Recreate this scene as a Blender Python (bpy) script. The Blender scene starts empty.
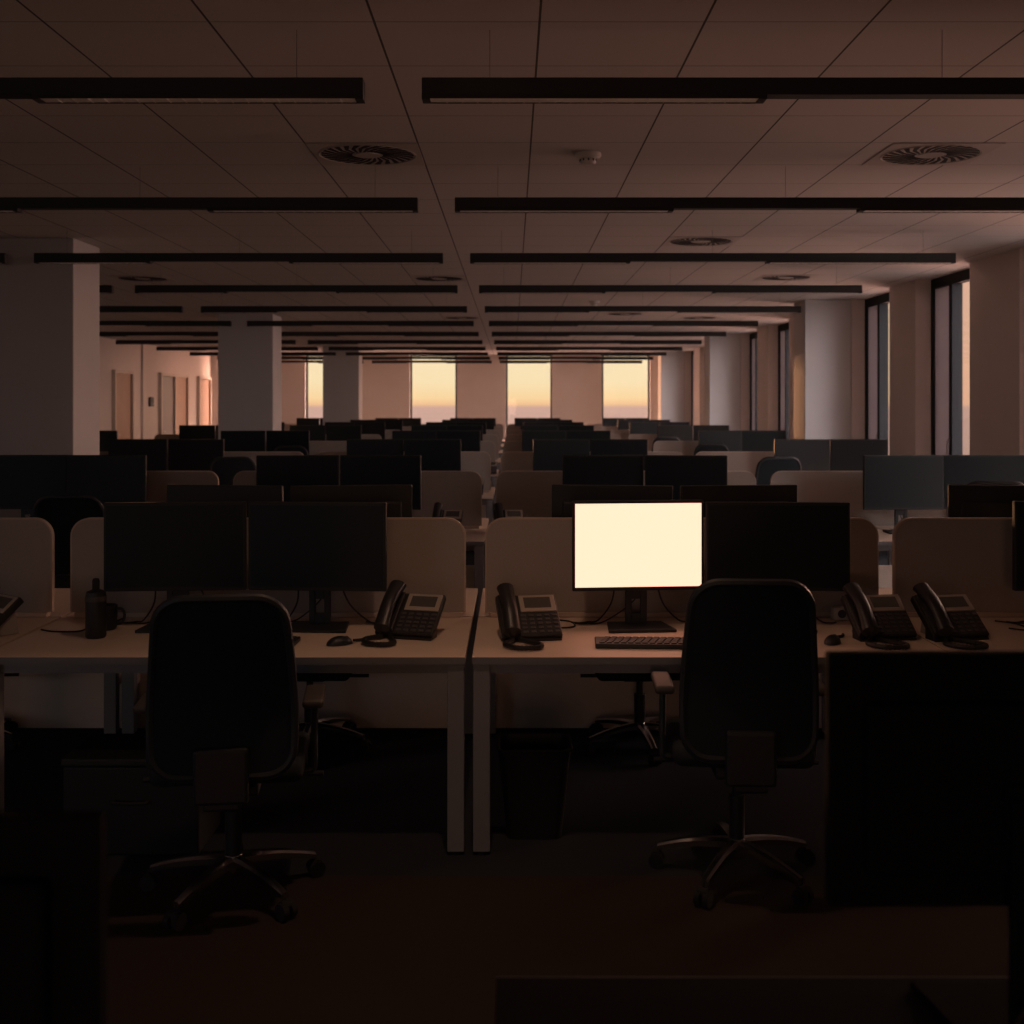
import bpy, bmesh, math, random
from mathutils import Vector, Matrix, Euler
random.seed(7)
PI = math.pi
C = bpy.context.scene.collection
H = 1.655            # eye height
F = 1144.0           # focal length in pixels of the 1024 frame
CEIL = 3.045

# ------------------------------------------------------------------ materials
def mat(name, col, rough=0.6, metal=0.0, noise=0.0, scale=40.0, bump=0.0, spec=0.5):
    m = bpy.data.materials.new(name); m.use_nodes = True
    nt = m.node_tree; b = nt.nodes['Principled BSDF']
    b.inputs['Base Color'].default_value = (*col, 1)
    b.inputs['Roughness'].default_value = rough
    b.inputs['Metallic'].default_value = metal
    b.inputs['Specular IOR Level'].default_value = spec
    if noise or bump:
        tc = nt.nodes.new('ShaderNodeTexCoord')
        n = nt.nodes.new('ShaderNodeTexNoise'); n.inputs['Scale'].default_value = scale
        n.inputs['Detail'].default_value = 4
        nt.links.new(tc.outputs['Object'], n.inputs['Vector'])
        if noise:
            mx = nt.nodes.new('ShaderNodeMix'); mx.data_type = 'RGBA'
            mx.inputs[6].default_value = (*[c*(1-noise) for c in col], 1)
            mx.inputs[7].default_value = (*[min(1, c*(1+noise)) for c in col], 1)
            nt.links.new(n.outputs['Fac'], mx.inputs[0])
            nt.links.new(mx.outputs[2], b.inputs['Base Color'])
        if bump:
            bp = nt.nodes.new('ShaderNodeBump'); bp.inputs['Strength'].default_value = bump
            bp.inputs['Distance'].default_value = 0.003
            nt.links.new(n.outputs['Fac'], bp.inputs['Height'])
            nt.links.new(bp.outputs['Normal'], b.inputs['Normal'])
    return m

M = {}
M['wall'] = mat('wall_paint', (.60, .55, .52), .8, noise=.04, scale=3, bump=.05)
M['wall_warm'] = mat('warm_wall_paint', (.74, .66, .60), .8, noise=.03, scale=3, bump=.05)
M['pillar'] = mat('pillar_paint', (.50, .50, .51), .8, noise=.04, scale=3, bump=.05)
M['desk'] = mat('desk_laminate', (.76, .61, .50), .45, noise=.05, scale=6)
M['desk_edge'] = mat('desk_edge_band', (.17, .17, .18), .5)
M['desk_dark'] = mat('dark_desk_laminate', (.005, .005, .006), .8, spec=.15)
M['frame'] = mat('desk_frame_paint', (.20, .20, .21), .45, noise=.03, scale=9)
M['felt'] = mat('grey_felt', (.36, .31, .28), .95, noise=.22, scale=260, bump=.5)
M['felt_edge'] = mat('divider_edge', (.50, .40, .33), .6, noise=.05, scale=30)
M['panel'] = mat('kick_panel_laminate', (.72, .60, .51), .7, noise=.06, scale=12)
M['black'] = mat('black_plastic', (.014, .017, .020), .45, noise=.1, scale=80)
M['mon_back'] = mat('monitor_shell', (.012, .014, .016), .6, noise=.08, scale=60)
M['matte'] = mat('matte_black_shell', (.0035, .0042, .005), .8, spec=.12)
M['glass_off'] = mat('dark_screen', (.008, .013, .017), .45, spec=.3)
M['chair'] = mat('chair_fabric', (.010, .016, .021), .9, noise=.25, scale=300, bump=.4)
M['chair_rim'] = mat('chair_shell', (.018, .022, .026), .5)
M['chrome'] = mat('polished_metal', (.55, .55, .57), .22, metal=1.0)
M['arm_pad'] = mat('arm_pad', (.06, .05, .045), .6, noise=.1, scale=50)
M['rubber'] = mat('rubber', (.012, .012, .013), .8)
M['phone'] = mat('phone_plastic', (.022, .021, .022), .4, noise=.05, scale=70)
M['bezel'] = mat('phone_bezel', (.38, .32, .27), .5)
M['lcd'] = mat('phone_display', (.09, .085, .075), .25)
M['key'] = mat('phone_key', (.065, .06, .06), .5)
M['key2'] = mat('keyboard_key', (.028, .027, .027), .5)
M['stand'] = mat('phone_stand', (.40, .37, .35), .5)
M['cord'] = mat('cord', (.012, .012, .013), .45)
M['lamp'] = mat('lamp_housing', (.010, .013, .016), .55)
M['louvre'] = mat('lamp_louvre', (.85, .80, .76), .5, metal=.0, noise=.25, scale=60)
M['wire'] = mat('steel_wire', (.18, .16, .15), .5, metal=.6)
M['vent'] = mat('vent_plate', (.46, .42, .40), .6, noise=.05, scale=20)
M['slot'] = mat('vent_slot', (.006, .006, .007), .8)
M['white'] = mat('white_plastic', (.62, .60, .58), .5)
M['window_frame'] = mat('dark_window_frame', (.028, .030, .034), .75, spec=.15)
M['door'] = mat('door_leaf', (.40, .24, .16), .5, noise=.12, scale=4)
M['door_frame'] = mat('door_frame_paint', (.62, .52, .44), .5)
M['door_dark'] = mat('door_dark_leaf', (.20, .17, .16), .35, noise=.05, scale=4)
M['steel'] = mat('brushed_steel', (.45, .44, .43), .35, metal=1)
M['bin'] = mat('bin_plastic', (.010, .011, .012), .55)
M['outlet'] = mat('outlet_plastic', (.50, .44, .38), .5)

def glass():
    m = bpy.data.materials.new('window_glass'); m.use_nodes = True
    nt = m.node_tree; nt.nodes.remove(nt.nodes['Principled BSDF'])
    out = nt.nodes['Material Output']
    t = nt.nodes.new('ShaderNodeBsdfTransparent'); t.inputs['Color'].default_value = (.995, .995, .99, 1)
    g = nt.nodes.new('ShaderNodeBsdfGlossy'); g.inputs['Roughness'].default_value = .02
    lw = nt.nodes.new('ShaderNodeLayerWeight'); lw.inputs['Blend'].default_value = .5
    pw = nt.nodes.new('ShaderNodeMath'); pw.operation = 'POWER'; pw.inputs[1].default_value = 5
    nt.links.new(lw.outputs['Facing'], pw.inputs[0])
    fr = nt.nodes.new('ShaderNodeMath'); fr.operation = 'MULTIPLY_ADD'; fr.inputs[1].default_value = .5; fr.inputs[2].default_value = .02
    nt.links.new(pw.outputs[0], fr.inputs[0])
    mx = nt.nodes.new('ShaderNodeMixShader')
    nt.links.new(fr.outputs[0], mx.inputs[0]); nt.links.new(t.outputs[0], mx.inputs[1])
    nt.links.new(g.outputs[0], mx.inputs[2]); nt.links.new(mx.outputs[0], out.inputs['Surface'])
    return m
M['glass'] = glass()

def frosted():
    m = bpy.data.materials.new('frosted_pane'); m.use_nodes = True
    nt = m.node_tree; nt.nodes.remove(nt.nodes['Principled BSDF'])
    out = nt.nodes['Material Output']
    d = nt.nodes.new('ShaderNodeBsdfDiffuse'); d.inputs['Color'].default_value = (.6, .56, .55, 1)
    t = nt.nodes.new('ShaderNodeBsdfTranslucent'); t.inputs['Color'].default_value = (.24, .24, .26, 1)
    mx = nt.nodes.new('ShaderNodeMixShader'); mx.inputs[0].default_value = .5
    nt.links.new(d.outputs[0], mx.inputs[1]); nt.links.new(t.outputs[0], mx.inputs[2])
    nt.links.new(mx.outputs[0], out.inputs['Surface'])
    return m
M['frosted'] = frosted()

def screen_on():
    m = bpy.data.materials.new('lit_screen'); m.use_nodes = True
    nt = m.node_tree; b = nt.nodes['Principled BSDF']
    b.inputs['Base Color'].default_value = (.02, .02, .02, 1)
    b.inputs['Emission Color'].default_value = (1.30, .565, .39, 1)
    b.inputs['Emission Strength'].default_value = SCREEN
    return m

def ceiling_mat():
    m = bpy.data.materials.new('ceiling_tiles'); m.use_nodes = True
    nt = m.node_tree; N = nt.nodes; L = nt.links; b = N['Principled BSDF']
    b.inputs['Roughness'].default_value = .85
    tc = N.new('ShaderNodeTexCoord'); sp = N.new('ShaderNodeSeparateXYZ'); L.new(tc.outputs['Object'], sp.inputs[0])
    def mth(op, a, bb=None, cc=None):
        n = N.new('ShaderNodeMath'); n.operation = op
        for i, v in enumerate((a, bb, cc)):
            if v is None: continue
            if isinstance(v, (int, float)): n.inputs[i].default_value = v
            else: L.new(v, n.inputs[i])
        return n.outputs[0]
    def line(coord, off, pitch, half):
        t = mth('SUBTRACT', coord, off)
        t = mth('DIVIDE', t, pitch)
        t = mth('SUBTRACT', t, mth('ROUND', t))
        t = mth('ABSOLUTE', t)
        return mth('LESS_THAN', t, half/pitch)
    lx = line(sp.outputs[0], .1, .6, .0045)
    ly = mth('MULTIPLY', line(sp.outputs[1], 5.5, .56, .0032), mth('GREATER_THAN', sp.outputs[1], 5.1))
    ly2 = mth('MULTIPLY', line(sp.outputs[1], 4.69, .54, .0032), mth('LESS_THAN', sp.outputs[1], 5.1))
    cross = mth('MULTIPLY', mth('MAXIMUM', ly, ly2), .75)
    fac = mth('MAXIMUM', mth('MULTIPLY', lx, .93), cross)
    n = N.new('ShaderNodeTexNoise'); n.inputs['Scale'].default_value = 220; L.new(tc.outputs['Object'], n.inputs['Vector'])
    base = N.new('ShaderNodeMix'); base.data_type = 'RGBA'
    base.inputs[6].default_value = (.50, .475, .465, 1); base.inputs[7].default_value = (.60, .57, .56, 1)
    L.new(n.outputs['Fac'], base.inputs[0])
    mx = N.new('ShaderNodeMix'); mx.data_type = 'RGBA'
    mx.inputs[7].default_value = (.03, .027, .026, 1)
    L.new(fac, mx.inputs[0]); L.new(base.outputs[2], mx.inputs[6]); L.new(mx.outputs[2], b.inputs['Base Color'])
    return m

def carpet_mat():
    m = bpy.data.materials.new('carpet'); m.use_nodes = True
    nt = m.node_tree; N = nt.nodes; L = nt.links; b = N['Principled BSDF']
    b.inputs['Roughness'].default_value = 1; b.inputs['Specular IOR Level'].default_value = .1
    tc = N.new('ShaderNodeTexCoord'); sp = N.new('ShaderNodeSeparateXYZ'); L.new(tc.outputs['Object'], sp.inputs[0])
    n = N.new('ShaderNodeTexNoise'); n.inputs['Scale'].default_value = 300; L.new(tc.outputs['Object'], n.inputs['Vector'])
    def two(a, bb):
        x = N.new('ShaderNodeMix'); x.data_type = 'RGBA'
        x.inputs[6].default_value = (*a, 1); x.inputs[7].default_value = (*bb, 1)
        L.new(n.outputs['Fac'], x.inputs[0]); return x.outputs[2]
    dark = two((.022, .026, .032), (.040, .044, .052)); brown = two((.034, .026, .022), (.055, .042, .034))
    # pool of warm light before the front desks, put into the carpet colour
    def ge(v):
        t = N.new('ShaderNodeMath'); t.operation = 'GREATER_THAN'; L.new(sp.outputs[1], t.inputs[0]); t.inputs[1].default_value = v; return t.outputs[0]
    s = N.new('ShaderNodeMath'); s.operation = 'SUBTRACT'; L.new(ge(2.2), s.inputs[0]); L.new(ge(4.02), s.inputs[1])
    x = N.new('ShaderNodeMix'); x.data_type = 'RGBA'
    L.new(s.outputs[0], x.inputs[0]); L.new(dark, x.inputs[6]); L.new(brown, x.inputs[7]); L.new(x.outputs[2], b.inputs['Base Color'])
    bp = N.new('ShaderNodeBump'); bp.inputs['Strength'].default_value = .5; bp.inputs['Distance'].default_value = .004
    L.new(n.outputs['Fac'], bp.inputs['Height']); L.new(bp.outputs['Normal'], b.inputs['Normal'])
    return m

SCREEN = 1.55
FILL_SPOT = 36.0
FILL_DOOR = 22.0
SUN = 3.2
M['screen_on'] = screen_on()
M['lens'] = screen_on(); M['lens'].name = 'downlight_lens'  # glowing disc of the added ceiling fill lamp
M['ceiling'] = ceiling_mat()
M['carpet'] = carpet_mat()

# ------------------------------------------------------------------ mesh helpers
class MB:
    def __init__(s): s.bm = bmesh.new()
    def _merge(s, b, mtx=None):
        me = bpy.data.meshes.new('tmp')
        if mtx is not None: b.transform(mtx)
        b.to_mesh(me); b.free(); s.bm.from_mesh(me); bpy.data.meshes.remove(me)
    def box(s, x0, x1, y0, y1, z0, z1, bev=0.0, seg=2, mtx=None):
        b = bmesh.new(); bmesh.ops.create_cube(b, size=1)
        for v in b.verts:
            v.co = Vector(((x0+x1)/2 + v.co.x*(x1-x0), (y0+y1)/2 + v.co.y*(y1-y0), (z0+z1)/2 + v.co.z*(z1-z0)))
        if bev: bmesh.ops.bevel(b, geom=list(b.edges), offset=bev, segments=seg, affect='EDGES', profile=.5)
        s._merge(b, mtx); return s
    def cyl(s, p0, p1, r0, r1=None, seg=16, mtx=None):
        r1 = r0 if r1 is None else r1
        p0 = Vector(p0); p1 = Vector(p1); d = p1-p0
        b = bmesh.new()
        bmesh.ops.create_cone(b, cap_ends=True, segments=seg, radius1=r0, radius2=r1, depth=d.length)
        q = Vector((0, 0, 1)).rotation_difference(d.normalized()).to_matrix().to_4x4()
        b.transform(Matrix.Translation((p0+p1)/2) @ q)
        s._merge(b, mtx); return s
    def tube(s, pts, r, seg=8, smooth=True, closed=False, mtx=None):
        pts = [Vector(p) for p in pts]
        if smooth: pts = catmull(pts, 6, closed)
        b = bmesh.new(); rings = []; n = len(pts)
        up = Vector((0, 0, 1)); prev = None
        for i, p in enumerate(pts):
            if closed: t = (pts[(i+1) % n]-pts[i-1])
            else: t = pts[min(i+1, n-1)]-pts[max(i-1, 0)]
            t.normalize()
            if prev is None:
                a = t.cross(up)
                if a.length < .05: a = t.cross(Vector((1, 0, 0)))
            else: a = prev - t*prev.dot(t)
            a.normalize(); prev = a; c = t.cross(a)
            rr = r[i*len(r)//n] if isinstance(r, (list, tuple)) else r
            rings.append([b.verts.new(p + a*math.cos(k*2*PI/seg)*rr + c*math.sin(k*2*PI/seg)*rr) for k in range(seg)])
        rng = range(n) if closed else range(n-1)
        for i in rng:
            A = rings[i]; B2 = rings[(i+1) % n]
            for k in range(seg): b.faces.new((A[k], A[(k+1) % seg], B2[(k+1) % seg], B2[k]))
        if not closed:
            b.faces.new(rings[0][::-1]); b.faces.new(rings[-1])
        s._merge(b, mtx); return s
    def lathe(s, prof, seg=24, mtx=None):
        b = bmesh.new(); rings = []
        for r, z in prof:
            rings.append([b.verts.new((r*math.cos(k*2*PI/seg), r*math.sin(k*2*PI/seg), z)) for k in range(seg)])
        for i in range(len(prof)-1):
            for k in range(seg): b.faces.new((rings[i][k], rings[i][(k+1) % seg], rings[i+1][(k+1) % seg], rings[i+1][k]))
        b.faces.new(rings[0][::-1]); b.faces.new(rings[-1])
        s._merge(b, mtx); return s
    def prism(s, poly, y0, y1, bev=0.0, mtx=None):
        """polygon in the x-z plane, extruded along y"""
        b = bmesh.new()
        A = [b.verts.new((x, y0, z)) for x, z in poly]; B2 = [b.verts.new((x, y1, z)) for x, z in poly]
        n = len(poly)
        fa = b.faces.new(A); fb = b.faces.new(B2[::-1])
        for i in range(n): b.faces.new((A[i], B2[i], B2[(i+1) % n], A[(i+1) % n]))
        bmesh.ops.recalc_face_normals(b, faces=list(b.faces))
        if bev:
            bmesh.ops.bevel(b, geom=list(set(fa.edges) | set(fb.edges)), offset=bev, segments=2, affect='EDGES', profile=.5)
        s._merge(b, mtx); return s
    def build(s, name, m, parent=None, smooth=False, loc=None):
        bmesh.ops.recalc_face_normals(s.bm, faces=list(s.bm.faces))
        me = bpy.data.meshes.new(name); s.bm.to_mesh(me); s.bm.free()
        me.materials.append(m)
        if smooth:
            me.polygons.foreach_set('use_smooth', [True]*len(me.polygons))
            try: me.set_sharp_from_angle(angle=math.radians(38))
            except Exception: pass
        o = bpy.data.objects.new(name, me); C.objects.link(o)
        if parent is not None: o.parent = parent
        if loc is not None: o.location = loc
        return o

def catmull(p, n, closed=False):
    out = []; m = len(p)
    for i in range(m if closed else m-1):
        if closed: a, b, c, d = p[i-1], p[i], p[(i+1) % m], p[(i+2) % m]
        else: a, b, c, d = p[max(i-1, 0)], p[i], p[i+1], p[min(i+2, m-1)]
        for k in range(n):
            t = k/n
            out.append(.5*((2*b) + (c-a)*t + (2*a-5*b+4*c-d)*t*t + (3*b-a-3*c+d)*t**3))
    if not closed: out.append(p[-1])
    return out

def rrect(x0, x1, z0, z1, r, n=6, top_only=False):
    pts = []
    rb = 0 if top_only else r
    for (cx, cz, a0, rr) in ((x1-rb, z0+rb, -90, rb), (x1-r, z1-r, 0, r), (x0+r, z1-r, 90, r), (x0+rb, z0+rb, 180, rb)):
        if rr == 0: pts.append((cx, cz)); continue
        for k in range(n+1):
            a = math.radians(a0 + 90*k/n); pts.append((cx+rr*math.cos(a), cz+rr*math.sin(a)))
    return pts

def empty(name, label=None, cat=None, group=None, loc=(0, 0, 0), rz=0):
    o = bpy.data.objects.new(name, None); C.objects.link(o)
    o.empty_display_size = .1
    o.location = loc; o.rotation_euler = (0, 0, rz)
    tag(o, label, cat, group); return o
def tag(o, label=None, cat=None, group=None, kind=None):
    if label: o['label'] = label
    if cat: o['category'] = cat
    if group: o['group'] = group
    if kind: o['kind'] = kind
    return o
def copy_tree(o, parent=None):
    c = o.copy(); C.objects.link(c)
    if parent is not None: c.parent = parent
    for ch in list(o.children): copy_tree(ch, c)
    return c
class Proto:
    """builds the thing once; later calls copy it with all its parts"""
    def __init__(s, make): s.make = make; s.root = None
    def __call__(s, label, cat, group, loc, rz=0, scale=None):
        if s.root is None: s.root = s.make(); o = s.root
        else:
            o = copy_tree(s.root)
            for k in ('label', 'group'):
                if k in o: del o[k]
        tag(o, label, cat, group); o.location = loc; o.rotation_euler = (0, 0, rz)
        o.scale = scale or (1, 1, 1)
        return o

# ------------------------------------------------------------------ the room
XR, XL, YF, YB = 4.48, -8.40, 31.8, -2.6
def struct(o, label=None, cat=None):
    tag(o, label, cat, None, 'structure'); return o

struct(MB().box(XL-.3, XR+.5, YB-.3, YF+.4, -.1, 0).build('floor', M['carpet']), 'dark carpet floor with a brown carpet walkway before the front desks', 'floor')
struct(MB().box(XL-.3, XR+.5, YB-.3, YF+.4, CEIL, CEIL+.12).build('ceiling', M['ceiling']), 'pale suspended ceiling of square tiles with dark joints', 'ceiling')

SILL = .10
# right-hand window wall: three openings in every bay of 7.3 m
NEAR_FROM = 6.0
bays = [.5, 7.8, 15.1, 22.4, 29.7]
opens = []
for b in bays:
    for a0, a1 in ((.7, 2.3), (3.4, 4.9), (5.78, 7.28)):
        if b + a1 < YF - .1 and b + a0 > NEAR_FROM: opens.append((b+a0, b+a1))
w = MB(); y = YB
for (a, b) in opens:
    w.box(XR, XR+.36, y, a, 0, CEIL)
    w.box(XR, XR+.36, a, b, 0, SILL)
    y = b
w.box(XR, XR+.36, y, YF+.3, 0, CEIL)
struct(w.build('wall_right', M['wall']), 'long side wall of pale piers with deep floor to ceiling window openings', 'wall')

# far wall
fo = [(-8.10, -6.95), (-5.75, -4.45), (-2.84, -1.53), (-.17, 1.12), (2.50, 3.84)]  # leftmost opening is added out of sight to brighten the door wall
w = MB(); x = XL-.3
for a, b in fo:
    w.box(x, a, YF, YF+.3, 0, CEIL); w.box(a, b, YF, YF+.3, 0, SILL); x = b
w.box(x, XR+.5, YF, YF+.3, 0, CEIL)
struct(w.build('wall_far', M['wall']), 'far end wall with tall windows glowing in the sunset', 'wall')
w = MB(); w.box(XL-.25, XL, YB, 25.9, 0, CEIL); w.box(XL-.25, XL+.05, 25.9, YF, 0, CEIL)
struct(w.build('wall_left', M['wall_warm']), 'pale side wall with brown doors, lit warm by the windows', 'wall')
bo = [(-7.6, -4.4)]  # unseen rear window opening, added for cool fill light
w = MB(); x = XL-.3
for a, b in bo:
    w.box(x, a, YB-.25, YB, 0, CEIL); w.box(a, b, YB-.25, YB, 0, .9); w.box(a, b, YB-.25, YB, 2.6, CEIL); x = b
w.box(x, -.85, YB-.25, YB, 0, CEIL); w.box(-.85, .35, YB-.25, YB, 2.15, CEIL); w.box(.35, XR+.5, YB-.25, YB, 0, CEIL)
struct(w.build('wall_back', M['wall']), 'plain office wall behind the viewer with a window and an open doorway', 'wall')

def skirt(name, x0, x1, y0, y1): struct(MB().box(x0, x1, y0, y1, 0, .09, .004).build(name, M['frame']), 'grey skirting along the foot of the wall', 'baseboard')
skirt('baseboard_left', XL+.05, XL+.063, 25.9, YF-.02)
skirt('baseboard_far', -1.5, -.2, YF-.013, YF)

n_win = 0
def portal(loc, rot, sx, sy):
    L = bpy.data.lights.new('daylight_portal', 'AREA'); L.shape = 'RECTANGLE'; L.size = sx; L.size_y = sy
    L.cycles.is_portal = True
    o = bpy.data.objects.new('daylight_portal', L); C.objects.link(o); o.location = loc; o.rotation_euler = rot
WX = XR+.17
for i, (a, b) in enumerate(opens):
    n_win += 1
    r = empty('window_%d' % n_win, 'tall dark framed window in the side wall, frosted vent leaf beside a clear pane', 'window', None, (WX, 0, 0)); r['kind'] = 'structure'
    r['label'] = 'tall dark framed side wall window, number %d counted from the camera end' % n_win
    f = MB(); t = .05
    f.box(0, .09, a+.002, a+t, SILL, CEIL-.002); f.box(0, .09, b-t, b-.002, SILL, CEIL-.002)
    f.box(0, .09, a+t, b-t, SILL, SILL+t); f.box(0, .09, a+t, b-t, CEIL-.11, CEIL-.002)
    f.build('window_frame', M['window_frame'], r)
    ms = b-t-.50
    MB().box(-.01, .10, ms-.09, ms, SILL+t, CEIL-.11).build('mullion', M['window_frame'], r)
    v = MB().box(.03, .045, ms, b-t, SILL+t, CEIL-.11).build('frosted_pane', M['frosted'], r)
    MB().tube([(.025, ms+.08, 1.10), (.005, ms+.08, 1.13), (.0, ms+.085, 1.2), (.005, ms+.08, 1.27), (.025, ms+.08, 1.30)], .008).build('handle', M['steel'], v)
    MB().box(.04, .052, a+t, ms-.09, SILL+t, CEIL-.11).build('glass_pane', M['glass'], r)
    portal((XR+.4, (a+b)/2, (SILL+CEIL)/2), Euler((0, PI/2, 0)), CEIL-SILL, b-a)
for i, (a, b) in enumerate(fo):
    n_win += 1
    r = empty('window_%d' % n_win, ['tall end wall window hidden behind the second pillar, near the doors', 'tall end wall window half hidden behind the third pillar', 'tall glowing end wall window left of the pale middle wall strip', 'tall glowing end wall window at the end of the centre gap', 'tall glowing end wall window beside the corner with the window wall'][i], 'window', None, (0, YF+.12, 0)); r['kind'] = 'structure'
    f = MB(); t = .05
    f.box(a+.002, a+t, 0, .09, SILL, CEIL-.002); f.box(b-t, b-.002, 0, .09, SILL, CEIL-.002)
    f.box(a+t, b-t, 0, .09, SILL, SILL+t); f.box(a+t, b-t, 0, .09, CEIL-.03, CEIL-.002)
    f.build('window_frame', M['window_frame'], r)
    MB().box(a+t, b-t, .04, .052, SILL+t, CEIL-.03).build('glass_pane', M['glass'], r)
    portal(((a+b)/2, YF+.4, (SILL+CEIL)/2), Euler((-PI/2, 0, 0)), b-a, CEIL-SILL)

for i, (a, b) in enumerate(bo):
    n_win += 1
    r = empty('window_%d' % n_win, 'wide window in the wall behind the viewer, towards the door side', 'window', None, (0, YB-.15, 0)); r['kind'] = 'structure'
    f = MB(); f.box(a+.002, a+.06, 0, .06, .902, 2.598); f.box(b-.06, b-.002, 0, .06, .902, 2.598); f.box(a+.06, b-.06, 0, .06, .902, .96); f.box(a+.06, b-.06, 0, .06, 2.54, 2.598)
    f.build('window_frame', M['window_frame'], r)
    MB().box(a+.06, b-.06, .025, .037, .96, 2.54).build('glass_pane', M['glass'], r)
    portal(((a+b)/2, YB-.3, 1.75), Euler((PI/2, 0, 0)), b-a, 1.7)
# doorway, corridor and area lamp added unseen as warm fill from behind
r = empty('door_4', 'open doorway to a warmly lit corridor behind the viewer', 'door', None, (0, YB, 0)); r['kind'] = 'structure'
f = MB(); f.box(-.85, -.79, -.26, .02, 0, 2.15, .004); f.box(.29, .35, -.26, .02, 0, 2.15, .004); f.box(-.79, .29, -.26, .02, 2.09, 2.15, .004)
f.build('door_frame', M['door_frame'], r)
struct(MB().box(-2.2, 1.7, YB-2.2, YB-2.1, 0, CEIL).box(-2.2, 1.7, YB-2.1, YB-.25, -.1, 0).box(-2.2, 1.7, YB-2.1, YB-.25, 2.6, 2.7).box(-2.3, -2.2, YB-2.1, YB-.25, 0, 2.7).box(1.7, 1.8, YB-2.1, YB-.25, 0, 2.7).build('wall_corridor', M['wall']), 'pale corridor shell beyond the doorway', 'wall')
cl = bpy.data.lights.new('corridor_lamp', 'AREA'); cl.shape = 'RECTANGLE'; cl.size = 1.0; cl.size_y = 1.7; cl.energy = FILL_DOOR; cl.color = (1.0, .56, .38)
cb = bpy.data.objects.new('corridor_lamp', cl); C.objects.link(cb); cb.location = (-.25, YB-1.2, 1.15); cb.rotation_euler = (PI/2, 0, 0)
# warm fill spot added over the front desks, unseen above the frame
r = empty('ceiling_downlight', 'small warm recessed downlight in the ceiling before the first pendant lights', 'ceiling light', None, (-.10, 3.45, CEIL)); r['kind'] = 'structure'
MB().lathe([(.052, -.001), (.075, -.001), (.075, -.008), (.066, -.010), (.052, -.004)], 28).build('trim_ring', M['white'], r, True)
lens = MB().cyl((0, 0, -.006), (0, 0, -.002), .050, seg=24).build('lens', M['lens'], r)
L_ = bpy.data.lights.new('downlight', 'SPOT'); L_.energy = FILL_SPOT; L_.color = (1.0, .58, .37); L_.spot_size = math.radians(116); L_.spot_blend = 1.0; L_.shadow_soft_size = .05
lo = bpy.data.objects.new('downlight', L_); C.objects.link(lo); lo.location = (-.10, 3.45, CEIL-.02); lo.rotation_euler = (math.radians(10), 0, 0)
# pillars
for nm, x0, x1, y0, y1, lb in (
        ('pillar', -4.49, -3.65, 9.52, 10.13, 'thick pale square pillar, nearest on the side of the doors'),
        ('pillar', -4.49, -3.65, 17.47, 18.12, 'pale square pillar, second along on the side of the doors'),
        ('pillar', -4.45, -3.60, 26.9, 27.5, 'small pale square pillar partly covering an end wall window'),
        ('pillar', 3.87, XR, 15.11, 15.72, 'pale pillar projecting from the window wall, nearest one in view'),
        ('pillar', 3.87, XR, 22.41, 23.02, 'pale pillar projecting from the window wall, second one in view'),
        ('pillar', 3.87, XR, 29.71, 30.32, 'pale pillar projecting from the window wall near the far corner')):
    struct(MB().box(x0, x1, y0, y1, 0, CEIL, .008).build(nm, M['pillar']), lb, 'pillar')

# doors on the left wall
def door(n, y0, y1, top, leaves, label):
    xx = XL + (.05 if y0 > 25.9 else 0)
    r = empty('door_%d' % n, label, 'door', None, (xx, 0, 0)); r['kind'] = 'structure'
    f = MB(); t = .07
    f.box(.001, .08, y0, y0+t, 0, top, .004); f.box(.001, .08, y1-t, y1, 0, top, .004); f.box(.001, .08, y0+t, y1-t, top-t, top, .004)
    k = len(leaves); ww = (y1-y0-2*t)/k
    for j in range(1, k): f.box(.001, .08, y0+t+j*ww-.03, y0+t+j*ww+.03, 0, top-t, .004)
    f.build('door_frame', M['door_frame'], r)
    for j, mm in enumerate(leaves):
        a = y0+t+j*ww; b = a+ww
        if j: a += .03
        if j < k-1: b -= .03
        lf = MB().box(.002, .03, a+.006, b-.006, .008, top-t-.006).build('door_leaf', M[mm], r)
        MB().tube([(.03, a+.09, 1.02), (.075, a+.09, 1.02), (.08, a+.11, 1.02), (.08, a+.21, 1.02)], .011).build('handle', M['steel'], lf)
door(1, 24.0, 25.2, 2.40, ['door'], 'brown door in the side wall, standing alone before the wall step')
door(2, 27.0, 29.3, 2.42, ['door_dark', 'door'], 'pair of doors in the side wall, one leaf dark and one pale')
door(3, 30.3, 31.5, 2.42, ['door'], 'narrow brown door in the side wall next to the end wall')
r = empty('wall_clock_box', 'small dark control box on the side wall between two doors', 'control box', None, (XL+.052, 26.4, 1.62)); r.name = 'wall_control'
MB().box(0, .05, -.13, .13, 0, .22, .008).build('case', M['black'], r); MB().box(.05, .056, -.09, .09, .10, .19, .002).build('display', M['lcd'], r)

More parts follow.
